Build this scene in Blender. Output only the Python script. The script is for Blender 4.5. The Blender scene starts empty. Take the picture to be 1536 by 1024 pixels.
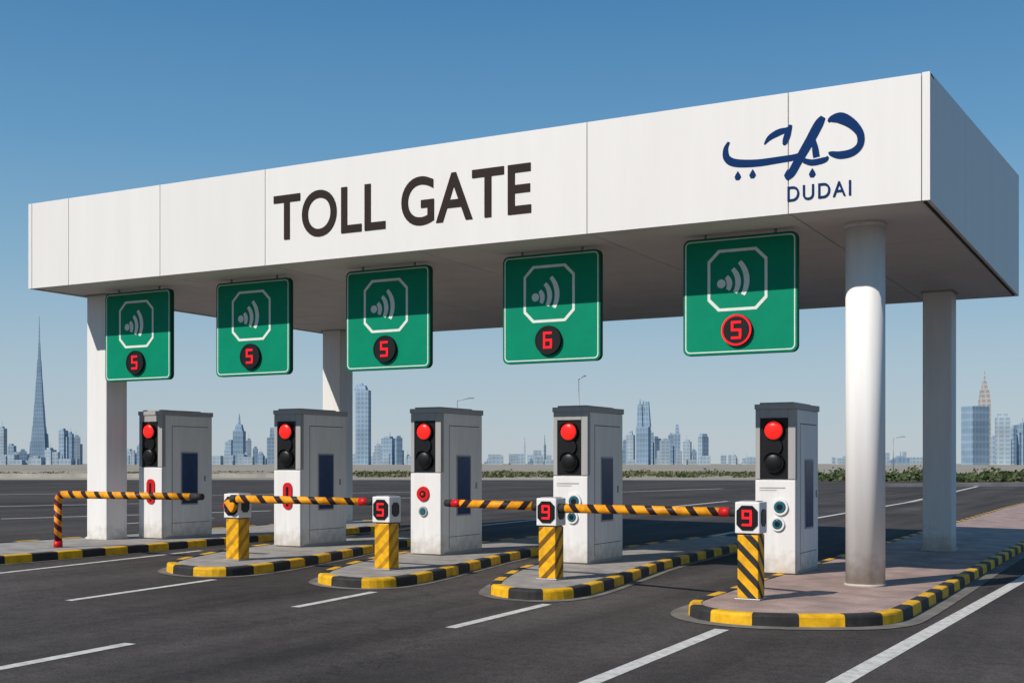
import bpy, bmesh, math, random
from mathutils import Vector, Matrix
random.seed(7)
scene=bpy.context.scene
col=scene.collection
rad=math.radians

# ------------------------------------------------------------------ helpers
def gz(x):
    """road crossfall: 1.35 % between x=-20 and x=4"""
    return -0.0135*(min(max(x,-20.0),4.0)+20.0)

def new_mat(name,color,rough=0.6,metal=0.0,var=0.0,scale=3.0,bump=0.0,bscale=40.0,emit=None,estr=0.0,streak=False,spec=0.25,grime=False):
    m=bpy.data.materials.new(name); m.use_nodes=True
    nt=m.node_tree; b=nt.nodes['Principled BSDF']
    b.inputs['Base Color'].default_value=(*color,1)
    b.inputs['Roughness'].default_value=rough
    b.inputs['Metallic'].default_value=metal
    b.inputs['Specular IOR Level'].default_value=spec
    if var>0 or bump>0:
        tc=nt.nodes.new('ShaderNodeTexCoord')
    if var>0:
        mp=nt.nodes.new('ShaderNodeMapping')
        if streak: mp.inputs['Scale'].default_value=(4,4,0.35)
        nt.links.new(tc.outputs['Object'],mp.inputs['Vector'])
        n=nt.nodes.new('ShaderNodeTexNoise'); n.inputs['Scale'].default_value=scale; n.inputs['Detail'].default_value=8
        n.inputs['Roughness'].default_value=0.65
        nt.links.new(mp.outputs['Vector'],n.inputs['Vector'])
        r=nt.nodes.new('ShaderNodeMapRange')
        r.inputs['From Min'].default_value=0.3; r.inputs['From Max'].default_value=0.7
        r.inputs['To Min'].default_value=1-var; r.inputs['To Max'].default_value=1+var*0.4
        nt.links.new(n.outputs['Fac'],r.inputs['Value'])
        mx=nt.nodes.new('ShaderNodeVectorMath'); mx.operation='SCALE'
        mx.inputs[0].default_value=color
        nt.links.new(r.outputs['Result'],mx.inputs['Scale'])
        out=mx
        if grime:      # road dust on the lowest 30 cm
            sp=nt.nodes.new('ShaderNodeSeparateXYZ'); nt.links.new(tc.outputs['Object'],sp.inputs[0])
            n3=nt.nodes.new('ShaderNodeTexNoise'); n3.inputs['Scale'].default_value=7; n3.inputs['Detail'].default_value=6
            nt.links.new(tc.outputs['Object'],n3.inputs['Vector'])
            ad=nt.nodes.new('ShaderNodeMath'); ad.operation='MULTIPLY_ADD'; ad.inputs[1].default_value=0.7
            nt.links.new(n3.outputs['Fac'],ad.inputs[0]); nt.links.new(sp.outputs['Z'],ad.inputs[2])
            r2=nt.nodes.new('ShaderNodeMapRange'); r2.inputs['From Min'].default_value=0.30; r2.inputs['From Max'].default_value=0.75
            r2.inputs['To Min'].default_value=0.0; r2.inputs['To Max'].default_value=1.0
            nt.links.new(ad.outputs[0],r2.inputs['Value'])
            gm=nt.nodes.new('ShaderNodeMix'); gm.data_type='RGBA'; gm.inputs['A'].default_value=(color[0]*0.62,color[1]*0.57,color[2]*0.50,1)
            nt.links.new(mx.outputs['Vector'],gm.inputs['B']); nt.links.new(r2.outputs['Result'],gm.inputs['Factor'])
            nt.links.new(gm.outputs['Result'],b.inputs['Base Color'])
        else:
            nt.links.new(mx.outputs['Vector'],b.inputs['Base Color'])
    if bump>0:
        n2=nt.nodes.new('ShaderNodeTexNoise'); n2.inputs['Scale'].default_value=bscale; n2.inputs['Detail'].default_value=4
        nt.links.new(tc.outputs['Object'],n2.inputs['Vector'])
        bp=nt.nodes.new('ShaderNodeBump'); bp.inputs['Strength'].default_value=bump; bp.inputs['Distance'].default_value=0.01
        nt.links.new(n2.outputs['Fac'],bp.inputs['Height']); nt.links.new(bp.outputs['Normal'],b.inputs['Normal'])
    if emit:
        b.inputs['Emission Color'].default_value=(*emit,1); b.inputs['Emission Strength'].default_value=estr
    return m

def stripe_mat(name,c1,c2,period,duty,vec,wear=0.25,rough=0.5):
    m=bpy.data.materials.new(name); m.use_nodes=True
    nt=m.node_tree; b=nt.nodes['Principled BSDF']; b.inputs['Roughness'].default_value=rough
    b.inputs['Specular IOR Level'].default_value=0.25
    tc=nt.nodes.new('ShaderNodeTexCoord')
    dot=nt.nodes.new('ShaderNodeVectorMath'); dot.operation='DOT_PRODUCT'; dot.inputs[1].default_value=vec
    nt.links.new(tc.outputs['Object'],dot.inputs[0])
    n=nt.nodes.new('ShaderNodeTexNoise'); n.inputs['Scale'].default_value=9; n.inputs['Detail'].default_value=6
    nt.links.new(tc.outputs['Object'],n.inputs['Vector'])
    d=nt.nodes.new('ShaderNodeMath'); d.operation='DIVIDE'; d.inputs[1].default_value=period
    nt.links.new(dot.outputs['Value'],d.inputs[0])
    a=nt.nodes.new('ShaderNodeMath'); a.operation='ADD'; a.inputs[1].default_value=50.0
    nt.links.new(d.outputs[0],a.inputs[0])
    f=nt.nodes.new('ShaderNodeMath'); f.operation='FRACT'; nt.links.new(a.outputs[0],f.inputs[0])
    g=nt.nodes.new('ShaderNodeMath'); g.operation='GREATER_THAN'; g.inputs[1].default_value=duty
    nt.links.new(f.outputs[0],g.inputs[0])
    mx=nt.nodes.new('ShaderNodeMix'); mx.data_type='RGBA'
    mx.inputs['A'].default_value=(*c1,1); mx.inputs['B'].default_value=(*c2,1)
    nt.links.new(g.outputs[0],mx.inputs['Factor'])
    r=nt.nodes.new('ShaderNodeMapRange'); r.inputs['From Min'].default_value=0.35; r.inputs['From Max'].default_value=0.65
    r.inputs['To Min'].default_value=1-wear; r.inputs['To Max'].default_value=1.05
    nt.links.new(n.outputs['Fac'],r.inputs['Value'])
    s=nt.nodes.new('ShaderNodeVectorMath'); s.operation='SCALE'
    nt.links.new(mx.outputs['Result'],s.inputs[0]); nt.links.new(r.outputs['Result'],s.inputs['Scale'])
    nt.links.new(s.outputs['Vector'],b.inputs['Base Color'])
    return m

def empty(name,loc=(0,0,0),rz=0):
    e=bpy.data.objects.new(name,None); e.location=loc; e.rotation_euler=(0,0,rz); e.empty_display_size=0.3
    col.objects.link(e); return e

def mesh(name,verts,faces,mats,idx=None,parent=None,smooth=False,loc=(0,0,0)):
    me=bpy.data.meshes.new(name); me.from_pydata([tuple(v) for v in verts],[],faces)
    if not isinstance(mats,(list,tuple)): mats=[mats]
    for m in mats: me.materials.append(m)
    if idx:
        for p,i in zip(me.polygons,idx): p.material_index=i
    if smooth:
        for p in me.polygons: p.use_smooth=True
    me.update()
    o=bpy.data.objects.new(name,me); o.location=loc; col.objects.link(o)
    if parent: o.parent=parent
    return o

def box(name,m,x0,x1,y0,y1,z0,z1,bev=0.0,parent=None,seg=2):
    bm=bmesh.new(); bmesh.ops.create_cube(bm,size=1)
    for v in bm.verts:
        v.co=Vector(((x0+x1)/2+v.co.x*(x1-x0),(y0+y1)/2+v.co.y*(y1-y0),(z0+z1)/2+v.co.z*(z1-z0)))
    if bev>0:
        bmesh.ops.bevel(bm,geom=bm.edges[:],offset=bev,segments=seg,profile=0.5,affect='EDGES')
    me=bpy.data.meshes.new(name); bm.to_mesh(me); bm.free(); me.materials.append(m)
    o=bpy.data.objects.new(name,me); col.objects.link(o)
    if parent: o.parent=parent
    return o

def tube(name,m,p0,p1,r0,r1=None,seg=24,parent=None,caps=True,smooth=True):
    if r1 is None: r1=r0
    p0=Vector(p0);p1=Vector(p1); d=(p1-p0).normalized()
    a=d.orthogonal().normalized(); b=d.cross(a)
    vs=[];fs=[]
    for p,r in((p0,r0),(p1,r1)):
        for i in range(seg):
            t=2*math.pi*i/seg; vs.append(p+a*math.cos(t)*r+b*math.sin(t)*r)
    for i in range(seg):
        j=(i+1)%seg; fs.append((i,j,seg+j,seg+i))
    n=len(fs)
    if caps:
        fs.append(tuple(range(seg-1,-1,-1))); fs.append(tuple(range(seg,2*seg)))
    o=mesh(name,vs,fs,m,parent=parent)
    if smooth:
        for p in o.data.polygons[:n]: p.use_smooth=True
    return o

def flat_poly(name,m,pts,y,parent=None,thick=0.0):
    n=len(pts)
    area=sum(pts[i][0]*pts[(i+1)%n][1]-pts[(i+1)%n][0]*pts[i][1] for i in range(n))
    if area<0: pts=pts[::-1]
    vs=[(p[0],y,p[1]) for p in pts]; fs=[tuple(range(n))]
    if thick>0:
        vs+=[(p[0],y+thick,p[1]) for p in pts]
        for i in range(n):
            j=(i+1)%n; fs.append((j,i,n+i,n+j))
        fs.append(tuple(range(2*n-1,n-1,-1)))
    return mesh(name,vs,fs,m,parent=parent)

def ring_poly(name,m,outer,inner,y,parent=None,thick=0.0):
    n=len(outer)
    vs=[(p[0],y,p[1]) for p in outer]+[(p[0],y,p[1]) for p in inner]
    fs=[(i,(i+1)%n,n+(i+1)%n,n+i) for i in range(n)]
    return mesh(name,vs,fs,m,parent=parent)

def rrect(cx,cz,w,h,r,seg=6):
    pts=[]
    for (sx,sz,a0) in((1,-1,-90),(1,1,0),(-1,1,90),(-1,-1,180)):
        for i in range(seg+1):
            a=rad(a0+90*i/seg)
            pts.append((cx+sx*(w/2-r)+r*math.cos(a),cz+sz*(h/2-r)+r*math.sin(a)))
    return pts
def circ(cx,cz,r,seg=32,sx=1):
    return [(cx+r*sx*math.cos(2*math.pi*i/seg),cz+r*math.sin(2*math.pi*i/seg)) for i in range(seg)]
def octa(cx,cz,w,h,c):
    x0,x1,z0,z1=cx-w/2,cx+w/2,cz-h/2,cz+h/2
    return [(x0+c,z0),(x1-c,z0),(x1,z0+c),(x1,z1-c),(x1-c,z1),(x0+c,z1),(x0,z1-c),(x0,z0+c)]

def catmull(pts,n=8):
    out=[]
    P=[pts[0]]+list(pts)+[pts[-1]]
    for i in range(1,len(P)-2):
        for k in range(n):
            t=k/n
            out.append(tuple(0.5*((2*P[i][j])+(-P[i-1][j]+P[i+1][j])*t+(2*P[i-1][j]-5*P[i][j]+4*P[i+1][j]-P[i+2][j])*t*t+(-P[i-1][j]+3*P[i][j]-3*P[i+1][j]+P[i+2][j])*t**3) for j in range(len(pts[0]))))
    out.append(tuple(pts[-1])); return out

def stroke(name,m,pts,y,parent=None,smoothn=8):
    p=catmull(pts,smoothn) if smoothn else pts
    vs=[];fs=[]
    for i,q in enumerate(p):
        a=p[max(i-1,0)]; b=p[min(i+1,len(p)-1)]
        dx,dz=b[0]-a[0],b[1]-a[1]; l=math.hypot(dx,dz) or 1
        nx,nz=-dz/l,dx/l
        vs.append((q[0]+nx*q[2]/2,y,q[1]+nz*q[2]/2)); vs.append((q[0]-nx*q[2]/2,y,q[1]-nz*q[2]/2))
    for i in range(len(p)-1): fs.append((2*i,2*i+1,2*i+3,2*i+2))
    return mesh(name,vs,fs,m,parent=parent)

SEG={'5':'afgcd','6':'afgecd','9':'abfgcd','0':'abcdef'}
def digit(name,ch,m,cx,cz,w,h,t,y,parent):
    """block numeral made of strips that butt together (no overlap)"""
    x0,x1=cx-w/2,cx+w/2; z0,z1=cz-h/2,cz+h/2; k=t/2
    S={'a':(x0-k,x1+k,z1-k,z1+k),'g':(x0-k,x1+k,cz-k,cz+k),'d':(x0-k,x1+k,z0-k,z0+k),
       'f':(x0-k,x0+k,cz+k,z1-k),'b':(x1-k,x1+k,cz+k,z1-k),'e':(x0-k,x0+k,z0+k,cz-k),'c':(x1-k,x1+k,z0+k,cz-k)}
    vs=[];fs=[]
    for s in SEG[ch]:
        a,b_,c,d=S[s]; b=len(vs)
        if s in 'ad' : b_-=k*0.3
        vs+=[(a,y,c),(b_,y,c),(b_,y,d),(a,y,d)]; fs.append((b,b+1,b+2,b+3))
    return mesh(name,vs,fs,m,parent=parent)

def lettering(name,body,m,x0,x1,z0,z1,y,parent,offset=0.0,spacing=1.0):
    cu=bpy.data.curves.new(name,'FONT'); cu.body=body; cu.offset=offset; cu.extrude=0.006; cu.space_character=spacing
    cu.resolution_u=8
    o=bpy.data.objects.new(name+'_tmp',cu); col.objects.link(o)
    bpy.context.view_layer.update()
    me=bpy.data.meshes.new_from_object(o.evaluated_get(bpy.context.evaluated_depsgraph_get()))
    bpy.data.objects.remove(o)
    xs=[v.co.x for v in me.vertices]; ys=[v.co.y for v in me.vertices]
    a,b,c,d=min(xs),max(xs),min(ys),max(ys)
    for v in me.vertices:
        X=x0+(v.co.x-a)/(b-a)*(x1-x0); Z=z0+(v.co.y-c)/(d-c)*(z1-z0)
        v.co=Vector((X,y-v.co.z,Z))
    me.materials.clear(); me.materials.append(m)
    ob=bpy.data.objects.new(name,me); col.objects.link(ob); ob.parent=parent
    return ob

# ------------------------------------------------------------------ materials
M_white=new_mat('white_cladding',(0.745,0.725,0.70),0.5,var=0.035,scale=0.7,streak=True)
M_white2=new_mat('white_cladding_b',(0.73,0.71,0.685),0.5,var=0.035,scale=0.6,streak=True)
M_col=new_mat('white_column_paint',(0.76,0.745,0.725),0.65,var=0.07,scale=2.0,streak=True,grime=True)
M_soffit=new_mat('soffit_panel',(0.80,0.76,0.73),0.55,var=0.09,scale=1.2)
M_gap=new_mat('joint_dark',(0.06,0.06,0.06),0.9,var=0.2)
M_letter=new_mat('lettering_brown',(0.036,0.026,0.024),0.6,var=0.1,spec=0.05)
M_navy=new_mat('logo_navy',(0.005,0.032,0.125),0.6,var=0.1,spec=0.05)
M_green=new_mat('sign_green',(0.0,0.235,0.13),0.5,var=0.12,scale=2,spec=0.1)
M_greenD=new_mat('sign_edge',(0.005,0.075,0.05),0.5,var=0.1,spec=0.1)
M_signw=new_mat('sign_white',(0.70,0.76,0.70),0.5,var=0.08,scale=6,spec=0.1)
M_black=new_mat('black_plastic',(0.010,0.010,0.011),0.4,var=0.3,scale=5)
M_red=new_mat('led_red',(0.8,0.01,0.01),0.5,var=0.05,emit=(1,0.015,0.03),estr=1.0,spec=0.05)
M_redl=new_mat('lamp_red_lens',(0.8,0.01,0.01),0.3,var=0.15,scale=30,emit=(1,0.03,0.02),estr=0.6)
M_redp=new_mat('red_paint',(0.60,0.012,0.015),0.4,var=0.15)
M_boothw=new_mat('booth_white',(0.74,0.725,0.71),0.5,var=0.08,scale=2.2,streak=True,grime=True)
M_boothg=new_mat('booth_grey',(0.36,0.355,0.35),0.5,var=0.12,scale=2.5,streak=True)
M_booths=new_mat('booth_side',(0.78,0.765,0.745),0.5,var=0.1,scale=2.0,streak=True,grime=True)
M_win=new_mat('dark_blue_screen',(0.006,0.04,0.14),0.25,var=0.4,scale=3)
M_lens=new_mat('sensor_glass',(0.02,0.12,0.17),0.1,var=0.3,scale=9)
M_metal=new_mat('galvanised',(0.35,0.36,0.37),0.45,metal=0.6,var=0.15)
M_conc=new_mat('kerb_top_concrete',(0.33,0.305,0.28),0.9,var=0.4,scale=2.5,bump=0.4,bscale=60)
M_yel=new_mat('kerb_yellow',(0.80,0.43,0.012),0.65,var=0.38,scale=6,bump=0.3)
M_blk=new_mat('kerb_black',(0.035,0.033,0.032),0.7,var=0.4,scale=6,bump=0.3)
M_mark=new_mat('road_paint',(0.60,0.575,0.53),0.85,var=0.4,scale=9,bump=0.3)
M_postY=stripe_mat('post_stripes',(0.80,0.40,0.012),(0.03,0.028,0.025),0.25,0.56,(1,1,1),0.25)
M_postY2=stripe_mat('post_stripes_faded',(0.84,0.43,0.012),(0.50,0.24,0.01),0.25,0.62,(-1,-1,1),0.3)
M_postY3=stripe_mat('post_stripes_brown',(0.84,0.43,0.012),(0.22,0.10,0.01),0.27,0.62,(-1,-1,1),0.3)
M_arm=stripe_mat('arm_stripes',(0.90,0.36,0.012),(0.03,0.015,0.015),0.34,0.64,(1,0.5,0.9),0.3)
M_armr=stripe_mat('arm_post_stripes',(0.84,0.30,0.03),(0.10,0.015,0.012),0.22,0.5,(0.7,0.5,1),0.4)

def asphalt():
    m=bpy.data.materials.new('asphalt'); m.use_nodes=True; nt=m.node_tree; b=nt.nodes['Principled BSDF']
    b.inputs['Roughness'].default_value=0.92; b.inputs['Specular IOR Level'].default_value=0.12
    tc=nt.nodes.new('ShaderNodeTexCoord')
    def noise(sc,det,mp=None,ro=0.6):
        n=nt.nodes.new('ShaderNodeTexNoise'); n.inputs['Scale'].default_value=sc; n.inputs['Detail'].default_value=det; n.inputs['Roughness'].default_value=ro
        if mp:
            q=nt.nodes.new('ShaderNodeMapping'); q.inputs['Scale'].default_value=mp; nt.links.new(tc.outputs['Object'],q.inputs['Vector']); nt.links.new(q.outputs['Vector'],n.inputs['Vector'])
        else: nt.links.new(tc.outputs['Object'],n.inputs['Vector'])
        return n
    def mr(n,a,c,lo,hi):
        r=nt.nodes.new('ShaderNodeMapRange'); r.inputs['From Min'].default_value=a; r.inputs['From Max'].default_value=c
        r.inputs['To Min'].default_value=lo; r.inputs['To Max'].default_value=hi; nt.links.new(n.outputs['Fac'],r.inputs['Value']); return r
    big=mr(noise(0.16,6),0.3,0.7,0.68,1.4)
    fine=mr(noise(38,4,ro=0.9),0.25,0.75,0.2,1.95)
    fine2=mr(noise(130,2,ro=0.8),0.25,0.75,0.4,1.7)
    mid=mr(noise(5,7,ro=0.75),0.3,0.7,0.78,1.25)
    trk=mr(noise(1.0,4,(0.9,0.035,1)),0.35,0.65,0.70,1.22)
    cur=big
    for o in(fine,fine2,mid,trk):
        k=nt.nodes.new('ShaderNodeMath'); k.operation='MULTIPLY'
        nt.links.new(cur.outputs[0],k.inputs[0]); nt.links.new(o.outputs[0],k.inputs[1]); cur=k
    s=nt.nodes.new('ShaderNodeVectorMath'); s.operation='SCALE'; s.inputs[0].default_value=(0.054,0.0475,0.044)
    nt.links.new(cur.outputs[0],s.inputs['Scale'])
    q=nt.nodes.new('ShaderNodeTexVoronoi'); q.feature='DISTANCE_TO_EDGE'; q.inputs['Scale'].default_value=0.22
    wn=noise(1.3,5); wv=nt.nodes.new('ShaderNodeVectorMath'); wv.operation='SCALE'; wv.inputs['Scale'].default_value=1.6
    nt.links.new(wn.outputs['Color'],wv.inputs[0])
    ad=nt.nodes.new('ShaderNodeVectorMath'); ad.operation='ADD'; nt.links.new(tc.outputs['Object'],ad.inputs[0]); nt.links.new(wv.outputs['Vector'],ad.inputs[1])
    nt.links.new(ad.outputs['Vector'],q.inputs['Vector'])
    cr=nt.nodes.new('ShaderNodeMapRange'); cr.inputs['From Min'].default_value=0.0; cr.inputs['From Max'].default_value=0.004; cr.inputs['To Min'].default_value=0.5; cr.inputs['To Max'].default_value=1.0
    nt.links.new(q.outputs['Distance'],cr.inputs['Value'])
    s2=nt.nodes.new('ShaderNodeVectorMath'); s2.operation='SCALE'
    nt.links.new(s.outputs['Vector'],s2.inputs[0]); nt.links.new(cr.outputs['Result'],s2.inputs['Scale'])
    nt.links.new(s2.outputs['Vector'],b.inputs['Base Color'])
    bn=noise(90,3); bp=nt.nodes.new('ShaderNodeBump'); bp.inputs['Strength'].default_value=0.6; bp.inputs['Distance'].default_value=0.01
    nt.links.new(bn.outputs['Fac'],bp.inputs['Height']); nt.links.new(bp.outputs['Normal'],b.inputs['Normal'])
    return m
M_asph=asphalt()
M_sand=new_mat('dry_sand',(0.33,0.29,0.23),0.95,var=0.35,scale=0.02)
M_apron=new_mat('apron_concrete',(0.19,0.175,0.155),0.95,var=0.5,scale=3,bump=0.3)
def pavers():
    m=bpy.data.materials.new('island_pavers'); m.use_nodes=True; nt=m.node_tree; b=nt.nodes['Principled BSDF']; b.inputs['Roughness'].default_value=0.9
    tc=nt.nodes.new('ShaderNodeTexCoord')
    br=nt.nodes.new('ShaderNodeTexBrick'); br.inputs['Scale'].default_value=3.2
    br.inputs['Color1'].default_value=(0.42,0.28,0.235,1); br.inputs['Color2'].default_value=(0.34,0.245,0.21,1); br.inputs['Mortar'].default_value=(0.20,0.16,0.14,1)
    br.inputs['Mortar Size'].default_value=0.014
    nt.links.new(tc.outputs['Object'],br.inputs['Vector'])
    n=nt.nodes.new('ShaderNodeTexNoise'); n.inputs['Scale'].default_value=1.8; n.inputs['Detail'].default_value=8
    nt.links.new(tc.outputs['Object'],n.inputs['Vector'])
    r=nt.nodes.new('ShaderNodeMapRange'); r.inputs['From Min'].default_value=0.3; r.inputs['From Max'].default_value=0.7; r.inputs['To Min'].default_value=0.65; r.inputs['To Max'].default_value=1.2
    nt.links.new(n.outputs['Fac'],r.inputs['Value'])
    s=nt.nodes.new('ShaderNodeVectorMath'); s.operation='SCALE'; nt.links.new(br.outputs['Color'],s.inputs[0]); nt.links.new(r.outputs['Result'],s.inputs['Scale'])
    nt.links.new(s.outputs['Vector'],b.inputs['Base Color'])
    return m
M_pave=pavers()

# ------------------------------------------------------------------ ground and road
xs=[-9000,-20,4,9000]; vs=[];fs=[]
for x in xs:
    for y in(-9000,9000): vs.append((x,y,gz(x)-0.03))
for i in range(3): fs.append((2*i,2*i+2,2*i+3,2*i+1))
mesh('ground',vs,fs,M_sand)
def yfar(x): return 68+(x+147)*0.507
xs=[-260,-147,-60,-20,4,40,120,200]; vs=[];fs=[]
for x in xs:
    vs.append((x,-40,gz(x))); vs.append((x,yfar(x),gz(x)))
for i in range(len(xs)-1): fs.append((2*i,2*i+2,2*i+3,2*i+1))
mesh('road',vs,fs,M_asph)

vs=[];fs=[]
def line(x0,y0,x1,y1,w):
    d=Vector((x1-x0,y1-y0)).normalized(); n=Vector((-d.y,d.x))*w/2
    k=max(1,int(abs(y1-y0)/4)); base=len(vs)
    for i in range(k+1):
        t=i/k; x=x0+(x1-x0)*t; y=y0+(y1-y0)*t
        for s in(1,-1):
            X=x+n.x*s; vs.append((X,y+n.y*s,gz(X)+0.004))
    for i in range(k): fs.append((base+2*i,base+2*i+1,base+2*i+3,base+2*i+2))
line(-4.35,5,-4.57,13.5,0.17)
line(-2.80,5,-2.15,24,0.19); line(-2.15,24,-1.0,60,0.19)
line(-7.25,11.9,-7.33,14.5,0.14)
line(-9.88,12.4,-10.05,14.4,0.13)
line(-12.75,11.3,-13.05,14.4,0.13)
line(-9.05,3.5,-9.4,9.13,0.15)
line(-16.2,11,-17.1,18.5,0.12)
line(-13.2,4.0,-13.5,7.5,0.14)
line(-31.7,25.5,-28.6,34.5,0.25); line(-42,31,-38.2,39,0.3); line(-36,44,-33,52,0.3)
line(-17.05,28,-17.4,36,0.18); line(-17.6,44,-18,54,0.2); line(-23,36,-23.5,46,0.2)
line(-10.2,27,-11,60,0.18); line(-11,60,-14,110,0.25); line(-14.0,40,-14.8,52,0.18)
line(-26,24,-26.3,29,0.18); line(-48,45,-40,62,0.3); line(-60,40,-52,54,0.35); line(-30,62,-27,80,0.3)
mesh('road_markings',vs,fs,M_mark)

# ------------------------------------------------------------------ traffic islands
def offset_poly(p,d):
    n=len(p); out=[]
    for i in range(n):
        a=Vector(p[i-1]);b=Vector(p[i]);c=Vector(p[(i+1)%n])
        d1=(b-a).normalized(); d2=(c-b).normalized(); t=(d1+d2)
        t=t.normalized() if t.length>1e-6 else d1
        nrm=Vector((-t.y,t.x))
        k=1/max(0.6,nrm.dot(Vector((-d1.y,d1.x))))
        out.append(tuple(b+nrm*d*k))
    return out
def island(name,ctrl,top_mat,h=0.15,kw=0.16,seg=0.55,apron=0.0):
    p=[Vector(c) for c in ctrl]
    for it in range(3):
        q=[]
        for i in range(len(p)):
            a,b=p[i],p[(i+1)%len(p)]; q+= [a*0.75+b*0.25,a*0.25+b*0.75]
        p=q
    L=[0]; n=len(p)
    for i in range(n): L.append(L[-1]+(p[(i+1)%n]-p[i]).length)
    tot=L[-1]; nseg=int(round(tot/seg/2))*2; sub=5; N=nseg*sub
    pts=[];j=0
    for k in range(N):
        s=tot*k/N
        while L[j+1]<s: j+=1
        t=(s-L[j])/max(1e-9,L[j+1]-L[j]); pts.append(tuple(p[j].lerp(p[(j+1)%n],t)))
    e=empty(name)
    prof=[(0.0,-0.04),(0.008,h-0.035),(0.018,h-0.012),(0.045,h),(kw,h),(kw+0.003,h-0.03)]
    vs=[];fs=[];ix=[]
    for d,z in prof:
        for q in offset_poly(pts,d): vs.append((q[0],q[1],gz(q[0])+z))
    for r in range(len(prof)-1):
        for k in range(N):
            k2=(k+1)%N; fs.append((r*N+k,r*N+k2,(r+1)*N+k2,(r+1)*N+k)); ix.append((k//sub)%2)
    mesh('kerb',vs,fs,[M_yel,M_blk],ix,parent=e)
    inn=offset_poly(pts,kw+0.001)
    mesh('paving',[(q[0],q[1],gz(q[0])+h-0.012) for q in inn],[tuple(range(N))],top_mat,parent=e)
    if apron>0:
        o1=offset_poly(pts,-apron); vs=[(q[0],q[1],gz(q[0])+0.008) for q in o1]+[(q[0],q[1],gz(q[0])+0.009) for q in pts]
        mesh('apron',vs,[(k,(k+1)%N,N+(k+1)%N,N+k) for k in range(N)],M_apron,parent=e)
    return e
island('traffic_island',[(-20.4,13.4),(-17.7,13.0),(-17.6,16),(-17.7,20),(-17.8,28),(-20.4,28),(-20.5,20)],M_conc,apron=0.1)
island('traffic_island',[(-14.95,15.3),(-14.2,14.6),(-13.3,14.55),(-12.95,15.3),(-13.5,18),(-14.2,20.5),(-14.7,25),(-16.3,25),(-16.2,19)],M_conc,apron=0.14)
island('traffic_island',[(-11.75,15.2),(-11.1,14.6),(-10.3,14.6),(-10.0,15.3),(-10.5,18),(-11.1,21),(-11.3,26),(-13.0,26),(-12.9,19)],M_conc,apron=0.14)
island('traffic_island',[(-8.75,15.3),(-8.2,14.75),(-7.55,14.7),(-7.2,15.4),(-7.55,18),(-8.0,21),(-8.2,28),(-9.9,28),(-9.9,19)],M_conc,apron=0.16)
island('traffic_island',[(-5.55,15.4),(-5.35,14.3),(-4.6,13.85),(-3.7,14.2),(-2.95,14.8),(-2.85,16.0),(-2.95,28),(-2.6,70),(-6.2,70),(-5.7,28)],M_pave,apron=0.22)

# ------------------------------------------------------------------ canopy
C=empty('toll_gate_canopy')
X0,X1,Y0,Y1,ZB,ZT,ZTB=-20.2,-2.84,16.9,27.5,5.2,6.9,7.72
seams=[X0+0.1,-19.06,-16.64,-14.13,-7.86,-4.75,X1-0.11]
g=0.006
for i in range(6):
    box('front_panel_%d'%(i+1),M_white if i%2 else M_white2,seams[i]+g,seams[i+1]-g,Y0,Y0+0.05,ZB,ZT,0.003,C,1)
box('corner_trim_a',M_white2,X0,X0+0.1-g,Y0-0.002,Y0+0.05,ZB,ZT,0.004,C)
box('corner_trim_b',M_white,X1-0.11+g,X1,Y0-0.002,Y0+0.05,ZB,ZT+0.01,0.004,C)
box('front_backing',M_gap,X0+0.06,X1-0.06,Y0+0.051,Y0+0.10,ZB+0.02,ZT-0.03,0,C)
box('front_coping',M_white2,X0,X1,Y0+0.052,Y0+0.30,ZT-0.028,ZT+0.003,0.003,C)
def ztop(y): return ZT+(ZTB-ZT)*(y-Y0)/(Y1-Y0)
def side(name,x,s,y0,y1,m):
    a,b=(x-0.05,x) if s>0 else (x,x+0.05)
    v=[(a,y0,ZB),(b,y0,ZB),(b,y1,ZB),(a,y1,ZB),(a,y0,ztop(y0)),(b,y0,ztop(y0)),(b,y1,ztop(y1)),(a,y1,ztop(y1))]
    f=[(0,3,2,1),(4,5,6,7),(0,1,5,4),(1,2,6,5),(2,3,7,6),(3,0,4,7)]
    mesh(name,v,f,m,parent=C)
ys=[Y0+0.052,20.05,23.3,25.4,Y1]
for i in range(4):
    side('side_panel_%d'%(i+1),X1,1,ys[i]+g,ys[i+1]-g,M_white)
    side('side_panel_far_%d'%(i+1),X0,-1,ys[i]+g,ys[i+1]-g,M_white)
for nm,xa,xb in (('side_backing',X1-0.1,X1-0.052),('side_backing_far',X0+0.052,X0+0.1)):
    v=[]
    for x in(xa,xb):
        for y,z in((Y0+0.11,ZB+0.02),(Y1-0.06,ZB+0.02),(Y1-0.06,ztop(Y1)-0.03),(Y0+0.11,ztop(Y0)-0.03)): v.append((x,y,z))
    mesh(nm,v,[(0,1,2,3),(7,6,5,4),(0,4,5,1),(1,5,6,2),(2,6,7,3),(3,7,4,0)],M_gap,parent=C)
box('rear_fascia',M_white,X0+0.06,X1-0.06,Y1-0.05,Y1,ZB,ZTB-0.02,0,C)
v=[(X0+0.1,Y0+0.12,ZT-0.12),(X1-0.1,Y0+0.12,ZT-0.12),(X1-0.1,Y1-0.06,ZTB-0.12),(X0+0.1,Y1-0.06,ZTB-0.12)]
mesh('roof_deck',v,[(0,1,2,3)],M_metal,parent=C)
sx=[X0+0.11,-16.64,-14.13,-11.0,-7.86,-4.75,X1-0.11]; sy=[Y0+0.11,20.05,23.3,Y1-0.06]
k=0
for i in range(6):
    for j in range(3):
        k+=1
        box('soffit_panel_%d'%k,M_soffit,sx[i]+0.011,sx[i+1]-0.011,sy[j]+0.011,sy[j+1]-0.011,ZB+0.012,ZB+0.05,0,C)
box('soffit_backing',M_gap,X0+0.105,X1-0.105,Y0+0.105,Y1-0.055,ZB+0.06,ZB+0.12,0,C)
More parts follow.
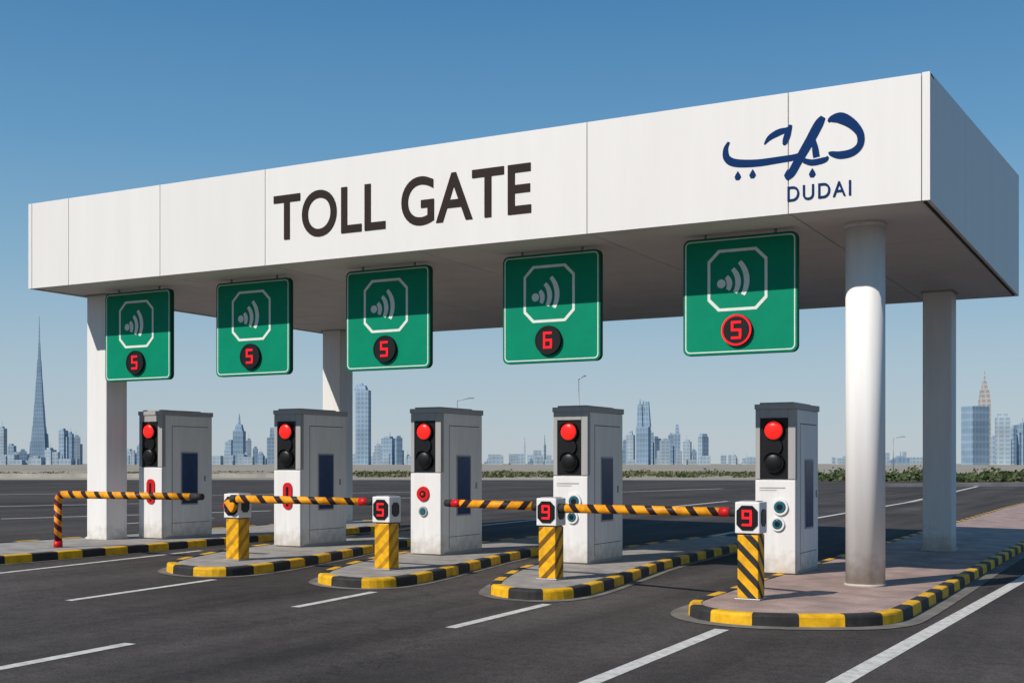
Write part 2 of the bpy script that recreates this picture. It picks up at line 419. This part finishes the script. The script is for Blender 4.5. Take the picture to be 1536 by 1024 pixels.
def sqcol(n,x,y,w=0.57):
    z=gz(x)+0.13
    box('column_%d'%n,M_col,x-w/2,x+w/2,y-w/2,y+w/2,z,ZB+0.011,0.02,C,3)
    box('column_base_%d'%n,M_col,x-w/2-0.02,x+w/2+0.02,y-w/2-0.02,y+w/2+0.02,z,z+0.05,0.008,C)
    box('column_head_%d'%n,M_boothg,x-w/2-0.03,x+w/2+0.03,y-w/2-0.03,y+w/2+0.03,ZB-0.02,ZB+0.0115,0.005,C)
sqcol(1,-19.66,18.45); sqcol(2,-4.22,26.2); sqcol(3,-19.45,26.2)
# the near column has strongly rounded corners
def rcol(name,x,y,w,r,z0,z1):
    p=rrect(x,y,w,w,r,8); n=len(p)
    vs=[(a,b,z0) for a,b in p]+[(a,b,z1) for a,b in p]
    fs=[(i,(i+1)%n,n+(i+1)%n,n+i) for i in range(n)]
    o=mesh(name,vs,fs+[tuple(range(n-1,-1,-1)),tuple(range(n,2*n))],M_col,parent=C)
    for q in o.data.polygons[:n]: q.use_smooth=True
x,y=-3.97,18.2; z=gz(x)+0.13
rcol('round_column',x,y,0.54,0.21,z,ZB-0.06)
rcol('round_column_base',x,y,0.57,0.225,z,z+0.04)
rcol('round_column_head',x,y,0.58,0.225,ZB-0.06,ZB+0.011)
lettering('lettering_toll_gate','TOLL GATE',M_letter,-13.93,-8.82,5.61,6.41,Y0-0.008,C,offset=0.014,spacing=1.02)
lettering('lettering_city','DUDAI',M_navy,-4.76,-3.88,5.37,5.58,Y0-0.008,C,offset=0.004,spacing=1.2)
def E(u,y): return (-5.68+u*0.00947, 5.9-(y+0.12*u-258)*0.0094)
lay=[0]
def es(n,pts):
    q=[]
    for px,py,w in pts:
        a,b=E(px,py); q.append((a,b,w*0.0094))
    lay[0]+=1
    stroke(n,M_navy,q,Y0-0.005-0.0006*lay[0],C)
es('emblem_sweep',[(7,213,4),(2,224,8),(4,238,11),(18,245,12),(50,245,11),(85,240,10),(108,236,9),(120,230,5)])
es('emblem_tooth',[(62,217,2),(70,207,8),(84,199,10),(96,195,7),(100,190,3)])
es('emblem_tooth_stem',[(102,188,5),(97,203,10),(93,214,8),(90,217,3)])
es('emblem_slash',[(150,177,8),(143,188,14),(129,214,14),(114,240,13),(103,260,12),(96,270,4)])
es('emblem_stem',[(136,208,4),(138,222,9),(140,236,10)])
es('emblem_bar',[(121,241,7),(134,244,9),(152,240,8),(157,235,3)])
es('emblem_dal',[(157,184,3),(163,180,10),(176,179,16),(192,188,14),(203,202,11),(203,218,10),(192,229,11),(175,233,11),(162,231,7),(158,229,2)])
for i,(u,yy) in enumerate(((21,265),(44,262),(134,260),(97,262))):
    a,b=E(u,yy); flat_poly('emblem_dot_%d'%i,M_navy,[(a-0.05,b-0.01),(a-0.03,b-0.055),(a+0.02,b-0.06),(a+0.05,b-0.02),(a+0.03,b+0.03),(a,b+0.075),(a-0.03,b+0.03)],Y0-0.0045,C)

# ------------------------------------------------------------------ hanging signs
def sign(x,ch,ring=False):
    e=empty('lane_sign',(x,17.9,5.15))
    W,H=1.79,1.79
    flat_poly('panel',M_greenD,rrect(0,-H/2,W,H,0.10),0,e,0.09)
    flat_poly('panel_face',M_green,rrect(0,-H/2,W-0.02,H-0.02,0.09),-0.003,e)
    ring_poly('border',M_signw,rrect(0,-H/2,W-0.07,H-0.07,0.075),rrect(0,-H/2,W-0.105,H-0.105,0.06),-0.007,e)
    cz=-0.66; cx=-0.03
    ring_poly('octagon_outline',M_signw,octa(cx,cz,0.94,0.94,0.17),octa(cx,cz,0.85,0.85,0.15),-0.007,e)
    flat_poly('icon_dot',M_signw,circ(cx-0.25,cz-0.05,0.068),-0.007,e)
    for i,(r,a) in enumerate(((0.15,42),(0.285,40),(0.42,37))):
        pts=[]
        for k in range(15):
            t=rad(6-a+2*a*k/14); pts.append((cx-0.27+r*math.cos(t),cz-0.06+r*math.sin(t)*1.0+0.02*i,0.088*(0.75+0.25*math.sin(math.pi*k/14))))
        stroke('icon_wave_%d'%i,M_signw,pts,-0.007-0.0005*i,e,0)
    dz=-1.43
    tube('lamp_housing',M_black,(cx,0.0,dz),(cx,-0.05,dz),0.235,0.225,40,e)
    n=40; o=circ(cx,dz,0.235,n); i_=circ(cx,dz,0.208,n)
    ring_poly('lamp_rim',M_red if ring else M_black,o,i_,-0.055,e)
    digit('digit',ch,M_red,cx,dz,0.125,0.235,0.036,-0.058,e)
    tube('lamp_rim_side',M_black,(cx+0.005,-0.003,dz),(cx+0.005,-0.056,dz),0.238,0.238,40,e,caps=False)
    for s in(-0.55,0.55):
        tube('hanger_%s'%('a' if s<0 else 'b'),M_metal,(s,0.045,-0.02),(s,0.045,0.062),0.02,0.02,12,e)
sign(-18.23,'5'); sign(-15.27,'5'); sign(-12.21,'5'); sign(-8.98,'6'); sign(-5.785,'5',True)

# ------------------------------------------------------------------ booths
def booth(x,y,kind,H=2.70,D=1.5):
    e=empty('toll_booth',(x,y,gz(x)+0.138))
    w=0.65
    box('plinth',M_boothg,-w+0.01,-0.01,0.02,D-0.01,0,0.05,0,e)
    box('body',M_booths,-w+0.012,-0.004,0.032,D,0.045,H-0.10,0.012,e)
    box('lower_front',M_boothw,-w,0.0,-0.02,0.03,0.02,1.50,0.012,e)
    box('lower_side_return',M_boothw,-0.06,0.002,0.031,0.10,0.02,1.50,0.004,e)
    box('frame_left',M_boothg,-w,-w+0.075,-0.012,0.03,1.515,H-0.10,0.006,e)
    box('frame_right',M_boothg,-0.12,0.0,-0.012,0.03,1.515,H-0.10,0.006,e)
    box('frame_top',M_boothg,-w+0.076,-0.121,-0.012,0.03,H-0.24,H-0.10,0.004,e)
    box('frame_corner',M_boothg,-0.08,0.002,0.031,0.09,1.515,H-0.10,0.004,e)
    box('signal_backplate',M_black,-w+0.078,-0.123,0.008,0.031,1.515,H-0.242,0.0,e)
    lx=-0.345
    for nm,z,m in(('red_lamp',H-0.44,M_redl),('lower_lamp',H-0.95,M_black)):
        tube(nm+'_housing',M_black,(lx,0.01,z),(lx,-0.05,z),0.165,0.16,32,e)
        vs=[];fs=[];n=28;rg=6
        for q in range(rg+1):
            a=math.pi/2*q/rg
            for k in range(n):
                t=2*math.pi*k/n; vs.append((lx+math.cos(t)*0.145*math.cos(a),-0.05-0.045*math.sin(a),z+math.sin(t)*0.145*math.cos(a)))
        for q in range(rg):
            for k in range(n): fs.append((q*n+k,q*n+(k+1)%n,(q+1)*n+(k+1)%n,(q+1)*n+k))
        mesh(nm+'_lens',vs,fs,m,parent=e,smooth=True)
        vs=[];fs=[];n=18
        for k in range(n+1):
            t=rad(0+180*k/n)
            for yy,r in((-0.04,0.166),(-0.11,0.160)):
                vs.append((lx+math.cos(t)*r,yy+(0.05*(1-math.sin(t)) if yy<-0.1 else 0),z+math.sin(t)*r))
        for k in range(n): fs.append((2*k,2*k+1,2*k+3,2*k+2))
        mesh(nm+'_visor',vs,fs,M_black,parent=e,smooth=True)
    tube('middle_lamp_housing',M_black,(lx,0.01,H-0.70),(lx,-0.03,H-0.70),0.14,0.13,28,e)
    v=[(-w-0.01,-0.03,H-0.10),(0.015,-0.03,H-0.10),(0.015,D+0.015,H-0.10),(-w-0.01,D+0.015,H-0.10),
       (-w-0.01,-0.03,H-0.02),(0.015,-0.03,H-0.02),(0.015,D+0.015,H-0.005),(-w-0.01,D+0.015,H-0.005)]
    mesh('roof_cap',v,[(0,3,2,1),(4,5,6,7),(0,1,5,4),(1,2,6,5),(2,3,7,6),(3,0,4,7)],M_boothg,parent=e)
    box('roof_tray',M_boothg,-w+0.05,-0.05,0.05,D-0.3,H-0.021,H+0.01,0.005,e)
    def sy(n,m,y0,y1,z0,z1,p=0.004,b=0.0): box(n,m,-0.006,p,y0,y1,z0,z1,b,e)
    sy('groove_top',M_gap,0.30,D-0.12,H-0.335,H-0.322,-0.002)
    sy('groove_vertical',M_gap,0.28,0.292,0.12,H-0.322,-0.002)
    sy('groove_bottom',M_gap,0.28,D-0.1,0.32,0.33,-0.002)
    sy('screen_frame',M_boothg,0.545,1.055,0.70,1.83,0.008,0.003)
    sy('screen',M_win,0.57,1.03,0.73,1.80,0.013,0.002)
    sy('door_lock',M_metal,1.25,1.29,1.2,1.32,0.012,0.003)
    if kind=='ring':
        tube('call_button_ring',M_redp,(-0.37,-0.018,1.12),(-0.37,-0.05,1.12),0.14,0.13,32,e)
        tube('call_button_core',M_black,(-0.37,-0.045,1.12),(-0.37,-0.062,1.12),0.065,0.06,24,e)
        tube('call_button',M_redl,(-0.37,-0.06,1.12),(-0.37,-0.07,1.12),0.028,0.02,16,e)
        tube('camera_bezel',M_boothg,(-0.37,-0.018,0.80),(-0.37,-0.05,0.80),0.095,0.09,32,e)
        tube('camera_lens',M_lens,(-0.37,-0.048,0.80),(-0.37,-0.06,0.80),0.07,0.05,24,e)
    elif kind=='sensor':
        for i,(sx_,z,r) in enumerate(((-0.24,1.07,0.135),(-0.28,0.80,0.115))):
            tube('camera_bezel_%d'%i,M_boothw,(sx_,-0.018,z),(sx_,-0.055,z),r,r*0.95,32,e)
            tube('camera_lens_%d'%i,M_lens,(sx_,-0.05,z),(sx_,-0.066,z),r*0.78,r*0.6,32,e)
            tube('camera_core_%d'%i,M_black,(sx_,-0.06,z),(sx_,-0.07,z),r*0.42,r*0.35,24,e)
        box('label_strip',M_boothg,-0.58,-0.16,-0.0235,-0.0215,1.365,1.385,0,e)
        box('label_strip_b',M_boothg,-0.58,-0.30,-0.0235,-0.0215,1.33,1.343,0,e)
    else:
        flat_poly('display_plate',M_redp,rrect(-0.30,1.0,0.22,0.52,0.10),-0.045,e,0.024)
        box('display_slot',M_black,-0.325,-0.275,-0.055,-0.044,0.80,1.18,0.01,e)
    return e
booth(-18.56,18.92,'plate'); booth(-14.94,18.93,'plate'); booth(-11.71,18.9,'ring'); booth(-8.75,18.85,'sensor'); booth(-5.25,19.1,'sensor',H=2.73,D=1.4)

# ------------------------------------------------------------------ barrier posts and arms
def post(x,y,ch,h,m,armdir=0):
    e=empty('barrier_post',(x,y,gz(x)+0.138))
    hh=0.41
    box('foot_plate',M_metal,-0.17,0.17,-0.17,0.17,0,0.02,0.004,e)
    box('pedestal',m,-0.14,0.14,-0.14,0.14,0.018,h-hh-0.015,0.012,e)
    box('collar',M_black,-0.125,0.125,-0.125,0.125,h-hh-0.016,h-hh+0.004,0,e)
    box('head',M_boothw,-0.165,0.165,-0.165,0.165,h-hh,h,0.015,e,3)
    zc=h-hh/2
    flat_poly('display',M_black,octa(0,zc,0.28,0.32,0.07),-0.178,e,0.014)
    if ch: digit('digit',ch,M_red,0,zc,0.105,0.18,0.028,-0.182,e)
    flat_poly('display_side',M_black,octa(0,zc,0.20,0.22,0.05),0,e,0.012).matrix_local=Matrix.Translation((0.176,0,0))@Matrix.Rotation(rad(90),4,'Z')
    box('cap',M_boothg,-0.12,0.12,-0.12,0.12,h-0.001,h+0.012,0.004,e)
    return e
def arm(p0,p1,parent_name='barrier_arm',r=0.064):
    p0=Vector(p0);p1=Vector(p1); L=(p1-p0).length
    e=empty(parent_name,p0); d=(p1-p0)
    e.rotation_euler=(0,-math.atan2(d.z,math.hypot(d.x,d.y)),math.atan2(d.y,d.x))
    tube('boom',M_arm,(0.12,0,0),(L-0.28,0,0),r*1.05,r*0.92,20,e)
    tube('sleeve',M_blk,(0,0,0),(0.12,0,0),r*1.12,r*1.12,20,e)
    tube('tip_red',M_redp,(L-0.28,0,0),(L-0.13,0,0),r*0.98,r*0.95,20,e)
    tube('tip_black',M_blk,(L-0.13,0,0),(L,0,0),r*0.95,r*0.85,20,e)
    return e
post(-4.85,15.5,'9',1.27,M_postY); post(-8.17,16.3,'9',1.21,M_postY3); post(-11.04,16.17,'5',1.16,M_postY2)
p2=post(-14.06,16.1,None,1.13,M_postY2)
tube('hub',M_arm,(0.03,-0.18,0.93),(0.03,-0.26,0.93),0.12,0.11,28,p2)
ring_poly('hub_display_ring',M_red,circ(-0.07,0.93,0.085),circ(-0.07,0.93,0.06),-0.185,p2)
arm((-14.0,15.88,1.105),(-11.22,16.1,1.09))
arm((-8.35,16.3,1.06),(-10.02,16.3,1.085))
arm((-7.99,16.25,1.04),(-5.03,15.55,1.06))
e=empty('bent_barrier',(-18.55,16.2,gz(-18.55)+0.138))
rr=0.072
tube('upright',M_armr,(0,0,0.1),(0,0,0.86),rr,rr,20,e)
tube('foot',M_redp,(0,0,0.0),(0,0,0.12),rr*1.15,rr*1.15,20,e)
vs=[];fs=[];n=8;sg=20
for k in range(n+1):
    t=math.pi/2*k/n; c=Vector((0.14-0.14*math.cos(t),0,0.86+0.14*math.sin(t))); nx=Vector((math.cos(t),0,-math.sin(t)))
    for q in range(sg):
        a=2*math.pi*q/sg; vs.append(c+nx*math.cos(a)*rr+Vector((0,1,0))*math.sin(a)*rr)
for k in range(n):
    for q in range(sg): fs.append((k*sg+q,k*sg+(q+1)%sg,(k+1)*sg+(q+1)%sg,(k+1)*sg+q))
mesh('elbow',vs,fs,M_armr,parent=e,smooth=True)
tube('boom',M_arm,(0.14,0,1.0),(3.35,0,1.0),rr,rr*0.85,20,e)
tube('boom_tip',M_blk,(3.35,0,1.0),(3.6,0,1.0),rr*0.9,rr*0.8,20,e)

# ------------------------------------------------------------------ skyline
cam_yaw=28.46
fwd=Vector((-math.sin(rad(cam_yaw)),math.cos(rad(cam_yaw)))); rgt=Vector((math.cos(rad(cam_yaw)),math.sin(rad(cam_yaw))))
def facade(name,wall,glass,fl=9.0,bay=7.0,rough=0.6):
    m=bpy.data.materials.new(name); m.use_nodes=True; nt=m.node_tree; b=nt.nodes['Principled BSDF']; b.inputs['Roughness'].default_value=rough
    b.inputs['Specular IOR Level'].default_value=0.1
    tc=nt.nodes.new('ShaderNodeTexCoord'); sp=nt.nodes.new('ShaderNodeSeparateXYZ'); nt.links.new(tc.outputs['Object'],sp.inputs[0])
    def fr(sock,per,th):
        d=nt.nodes.new('ShaderNodeMath'); d.operation='DIVIDE'; d.inputs[1].default_value=per; nt.links.new(sock,d.inputs[0])
        f=nt.nodes.new('ShaderNodeMath'); f.operation='FRACT'; nt.links.new(d.outputs[0],f.inputs[0])
        g_=nt.nodes.new('ShaderNodeMath'); g_.operation='GREATER_THAN'; g_.inputs[1].default_value=th; nt.links.new(f.outputs[0],g_.inputs[0]); return g_
    a1=nt.nodes.new('ShaderNodeMath'); a1.operation='ADD'; nt.links.new(sp.outputs['X'],a1.inputs[0]); nt.links.new(sp.outputs['Y'],a1.inputs[1])
    h=fr(sp.outputs['Z'],fl,0.35); v_=fr(a1.outputs[0],bay,0.3)
    mu=nt.nodes.new('ShaderNodeMath'); mu.operation='MULTIPLY'; nt.links.new(h.outputs[0],mu.inputs[0]); nt.links.new(v_.outputs[0],mu.inputs[1])
    n=nt.nodes.new('ShaderNodeTexNoise'); n.inputs['Scale'].default_value=0.03; nt.links.new(tc.outputs['Object'],n.inputs['Vector'])
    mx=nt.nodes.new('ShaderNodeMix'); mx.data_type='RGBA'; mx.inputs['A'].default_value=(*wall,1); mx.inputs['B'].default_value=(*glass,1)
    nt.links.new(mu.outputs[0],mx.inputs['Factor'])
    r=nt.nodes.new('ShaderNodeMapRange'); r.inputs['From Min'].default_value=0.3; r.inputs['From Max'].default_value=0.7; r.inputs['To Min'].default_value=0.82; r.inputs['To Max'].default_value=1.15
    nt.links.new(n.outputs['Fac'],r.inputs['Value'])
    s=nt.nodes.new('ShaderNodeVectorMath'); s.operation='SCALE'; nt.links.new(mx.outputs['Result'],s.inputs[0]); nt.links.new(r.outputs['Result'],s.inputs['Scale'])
    nt.links.new(s.outputs['Vector'],b.inputs['Base Color'])
    return m
F=[facade('facade_hazy_blue',(0.29,0.38,0.47),(0.19,0.29,0.385),7,6.0),  # aerial haze is painted into the bluish wall and glass colours
   facade('facade_hazy_pale',(0.37,0.44,0.50),(0.26,0.345,0.42),6.0,8.0),
   facade('facade_hazy_steel',(0.24,0.335,0.43),(0.175,0.265,0.365),9.0,5.0),
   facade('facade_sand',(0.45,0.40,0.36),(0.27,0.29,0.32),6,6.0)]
S=1830.0
def tower(px,D,tiers,mat,name='skyscraper',rot=None):
    p=fwd*D+rgt*((px-768)/S*D)
    vs=[];fs=[]
    for t in tiers:
        w,z0,z1=t[:3]; tw=t[3] if len(t)>3 else w; xo=t[4] if len(t)>4 else 0
        b=len(vs)
        for ww,z in((w,z0),(tw,z1)):
            for a,c in((-1,-1),(1,-1),(1,1),(-1,1)): vs.append((xo+a*ww/2,c*ww/2*0.9,z))
        fs+=[(b,b+1,b+5,b+4),(b+1,b+2,b+6,b+5),(b+2,b+3,b+7,b+6),(b+3,b,b+4,b+7),(b+4,b+5,b+6,b+7)]
    o=mesh(name,vs,fs,mat,loc=(p.x,p.y,-0.3))
    o.rotation_euler=(0,0,rad(cam_yaw)+(rad(rot) if rot is not None else rad(random.uniform(-30,30))))
    return o
def hz(y,D): return 1.7+(695-y)*D/S
D=2800; k=D/S
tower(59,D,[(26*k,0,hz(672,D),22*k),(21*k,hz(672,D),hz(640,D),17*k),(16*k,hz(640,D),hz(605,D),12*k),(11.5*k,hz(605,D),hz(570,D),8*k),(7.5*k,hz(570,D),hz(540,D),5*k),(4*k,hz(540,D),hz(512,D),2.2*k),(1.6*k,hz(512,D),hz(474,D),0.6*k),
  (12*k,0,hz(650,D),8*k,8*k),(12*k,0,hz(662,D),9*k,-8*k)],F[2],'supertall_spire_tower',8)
def simple(px,wpx,ytop,D,mi,extra=()):
    k=D/S; w=wpx*k*0.78; t=[(w,0,hz(ytop,D))]
    if not extra:
        t.append((w*0.6,hz(ytop,D),hz(ytop-3,D),w*0.55,w*random.uniform(-0.15,0.15)))
        if random.random()<0.5: t.append((w*0.05,hz(ytop-3,D),hz(ytop-10,D),w*0.03,w*random.uniform(-0.1,0.1)))
        t.append((w*0.45,0,hz(ytop+random.uniform(8,20),D) if ytop<675 else hz(ytop+3,D),w*0.45,w*random.choice((-0.6,0.6))))
    for (dx,ww,y0,y1,tw) in extra: t.append((ww*k,hz(y0,D),hz(y1,D),tw*k,dx*k))
    tower(px,D,t,F[mi])
L=[(3,14,642,2300,1,()),(18,12,668,2400,0,()),(35,12,676,2200,0,()),(76,16,674,2300,1,()),(95,13,645,2200,0,()),(106,9,650,2400,2,()),(115,13,655,2500,1,()),
 (193,18,676,2300,1,()),(210,10,668,2500,0,()),(345,14,662,2400,0,()),(359,20,646,2300,2,((0,12,646,636,8),(0,3,636,620,1))),(373,10,660,2500,1,()),(383,9,672,2350,2,()),(391,10,680,2300,0,()),(406,14,656,2200,0,((2,7,656,641,5),)),(418,8,664,2300,2,()),
 (545,25,585,1900,0,((-3,18,585,578,14),(-5,10,578,574,6))),(567,12,668,2300,1,()),(584,24,657,2200,0,()),(598,12,656,2100,2,()),(612,10,684,2300,1,()),
 (946,14,652,2200,1,((0,6,652,645,4),)),(965,24,640,2100,2,((-5,9,640,606,6),(6,10,640,602,5),(0,5,640,600,2),(-5,2.5,606,598,1))),(975,12,648,2150,0,()),(984,15,657,2300,0,()),(997,18,660,2200,1,()),(1006,9,652,2250,2,()),(1015,14,650,2300,0,((1,7,650,636,4),)),(1031,14,662,2200,1,()),(1041,9,676,2250,0,()),(1055,15,655,2100,0,((0,10,655,650,8),)),
 (1101,9,684,2300,1,()),(1120,12,690,2300,0,()),(930,10,676,2400,0,()),(938,9,662,2300,2,()),
 (787,2,664,1900,1,((0,1,664,655,0.5),)),(817,4,666,1900,1,((0,1.5,666,652,0.6),)),(797,9,690,2200,0,()),(735,14,689,2300,1,()),
 (1352,26,686,1500,2,()),
 (1463,38,612,1500,2,((0,30,612,609,30),)),(1477,20,600,1560,3,((0,15,600,585,12),(0,9,585,572,6),(0,3,572,556,1))),(1504,26,626,1700,1,((0,16,626,620,14),)),(1521,12,640,1900,0,()),(1534,16,636,1600,2,()),(1560,24,620,1700,1,()),(1490,10,655,1800,0,()),
 (-30,20,640,2200,0,()),(-70,24,655,2300,1,()),(1610,26,645,1900,2,()),(1660,20,630,2000,0,())]
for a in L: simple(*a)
vs=[];fs=[]
for i in range(230):
    px=random.uniform(-300,1900); D=random.uniform(1700,2600); k=D/S
    w=random.uniform(4,20)*k; h=hz(random.triangular(674,692,689),D)
    c=fwd*D+rgt*((px-768)/S*D); b=len(vs)
    for z in(-0.5,h):
        for a,cc in((-1,-1),(1,-1),(1,1),(-1,1)):
            q=c+rgt*(a*w/2)+fwd*(cc*w/2); vs.append((q.x,q.y,z))
    fs+=[(b,b+1,b+5,b+4),(b+1,b+2,b+6,b+5),(b+2,b+3,b+7,b+6),(b+3,b,b+4,b+7),(b+4,b+5,b+6,b+7)]
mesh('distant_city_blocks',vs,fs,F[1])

# ------------------------------------------------------------------ distant edge things
def at(px,D): return fwd*D+rgt*((px-768)/S*D)
def wall(name,pxa,Da,pxb,Db,h,t,m):
    a=at(pxa,Da); b=at(pxb,Db); d=(b-a).normalized(); n=Vector((-d.y,d.x))*t/2
    vs=[]
    for z in(-0.3,h):
        for q in(a-n,b-n,b+n,a+n): vs.append((q.x,q.y,z))
    mesh(name,vs,[(0,1,5,4),(1,2,6,5),(2,3,7,6),(3,0,4,7),(4,5,6,7)],m)
M_wall=new_mat('pale_concrete',(0.46,0.42,0.37),0.9,var=0.3,scale=0.5)
wall('low_concrete_wall',-500,150,430,150,0.5,0.4,M_wall)
wall('concrete_kerb_wall',1300,90,2000,120,0.2,0.5,M_wall)
def leafmat(n,c):
    return new_mat(n,c,0.9,var=0.5,scale=0.6)
M_leaf=leafmat('shrub_leaves',(0.065,0.095,0.035)); M_leaf2=leafmat('dry_leaves',(0.17,0.155,0.08))
def shrubs(name,pxa,pxb,Da,Db,hmax,count,size,dry=0.35):
    vs=[];fs=[];ix=[]
    for i in range(count):
        px=random.uniform(pxa,pxb); D=random.uniform(Da,Db)
        c=at(px,D); hh=hmax*random.uniform(0.25,1)*(0.6+0.4*math.sin(px*0.09)*math.sin(px*0.031))
        for j in range(16):
            o=Vector((random.gauss(0,0.7),random.gauss(0,0.7),abs(random.gauss(0.35,0.3))*hh))
            q=Vector((c.x+o.x,c.y+o.y,max(0.02,o.z)))
            n=Vector((random.gauss(0,1),random.gauss(0,1),random.gauss(0,1))).normalized(); a=n.orthogonal().normalized(); b_=n.cross(a)
            s=size*random.uniform(0.5,1.3); k=len(vs)
            vs+= [q+a*s,q+b_*s*0.6,q-a*s,q-b_*s*0.6]; fs.append((k,k+1,k+2,k+3)); ix.append(0 if random.random()>dry else 1)
    mesh(name,vs,fs,[M_leaf,M_leaf2],ix)
shrubs('roadside_shrubs',1225,1800,115,160,1.7,620,0.26,0.12)
shrubs('roadside_shrubs',540,1225,150,240,0.8,520,0.24,0.4)
shrubs('roadside_shrubs',-200,540,170,260,0.4,160,0.2,0.7)
def lamp(px,D,h,arms):
    c=at(px,D); e=empty('street_lamp',(c.x,c.y,0),rad(cam_yaw))
    tube('pole',M_metal,(0,0,0),(0,0,h),0.10,0.05,10,e)
    for s in arms:
        tube('arm_%s'%('a' if s>0 else 'b'),M_metal,(0,0,h-0.1),(s*1.5,0,h+0.25),0.05,0.04,8,e)
        box('lantern_%s'%('a' if s>0 else 'b'),M_metal,min(s*1.4,s*2.2),max(s*1.4,s*2.2),-0.14,0.14,h+0.2,h+0.34,0.02,e)
lamp(868,125,10.4,(0.35,)); lamp(686,160,10.0,(1,)); lamp(1340,230,6.5,(1,))

# ------------------------------------------------------------------ light
el=40.0; hd=Vector((0.40,0.915)).normalized()
sd=bpy.data.lights.new('sun','SUN'); sd.energy=4.5; sd.angle=rad(0.5); sd.color=(1.0,0.935,0.85)
so=bpy.data.objects.new('sun',sd); col.objects.link(so)
so.rotation_euler=Vector((hd.x*math.cos(rad(el)),hd.y*math.cos(rad(el)),-math.sin(rad(el)))).to_track_quat('-Z','Y').to_euler()
w=bpy.data.worlds.new('World'); scene.world=w; w.use_nodes=True; nt=w.node_tree
bg=nt.nodes['Background']; sky=nt.nodes.new('ShaderNodeTexSky'); sky.sky_type='NISHITA'; sky.sun_disc=False
sky.sun_elevation=rad(el); sky.sun_rotation=rad(203.6); sky.air_density=1.0; sky.dust_density=0.6; sky.ozone_density=2.0
tc=nt.nodes.new('ShaderNodeTexCoord'); sp=nt.nodes.new('ShaderNodeSeparateXYZ'); nt.links.new(tc.outputs['Generated'],sp.inputs[0])
rp=nt.nodes.new('ShaderNodeValToRGB'); nt.links.new(sp.outputs['Z'],rp.inputs['Fac'])
st=[(0.0,(0.50,0.57,0.62)),(0.08,(0.385,0.52,0.62)),(0.16,(0.235,0.43,0.60)),(0.25,(0.128,0.325,0.55)),(0.36,(0.062,0.222,0.45)),(1.0,(0.06,0.16,0.36))]
els=rp.color_ramp.elements
els[0].position=st[0][0]; els[0].color=(*st[0][1],1); els[1].position=1.0; els[1].color=(*st[-1][1],1)
for p_,c_ in st[1:-1]:
    q=els.new(p_); q.color=(*c_,1)
sc=nt.nodes.new('ShaderNodeVectorMath'); sc.operation='SCALE'; sc.inputs['Scale'].default_value=1/0.09
nt.links.new(rp.outputs['Color'],sc.inputs[0])
mx=nt.nodes.new('ShaderNodeMix'); mx.data_type='RGBA'; mx.inputs['Factor'].default_value=0.88
nt.links.new(sky.outputs[0],mx.inputs['A']); nt.links.new(sc.outputs['Vector'],mx.inputs['B'])
nt.links.new(mx.outputs['Result'],bg.inputs['Color']); bg.inputs['Strength'].default_value=0.09

# ------------------------------------------------------------------ camera
cd=bpy.data.cameras.new('camera'); cd.sensor_width=36; cd.lens=36*1830/1536; cd.shift_y=(695-512)/1536; cd.clip_end=20000
co=bpy.data.objects.new('camera',cd); col.objects.link(co); co.location=(0,0,1.7); co.rotation_euler=(rad(90),0,rad(cam_yaw))
scene.camera=co
scene.view_settings.view_transform='Standard'; scene.view_settings.look='None'; scene.view_settings.exposure=0
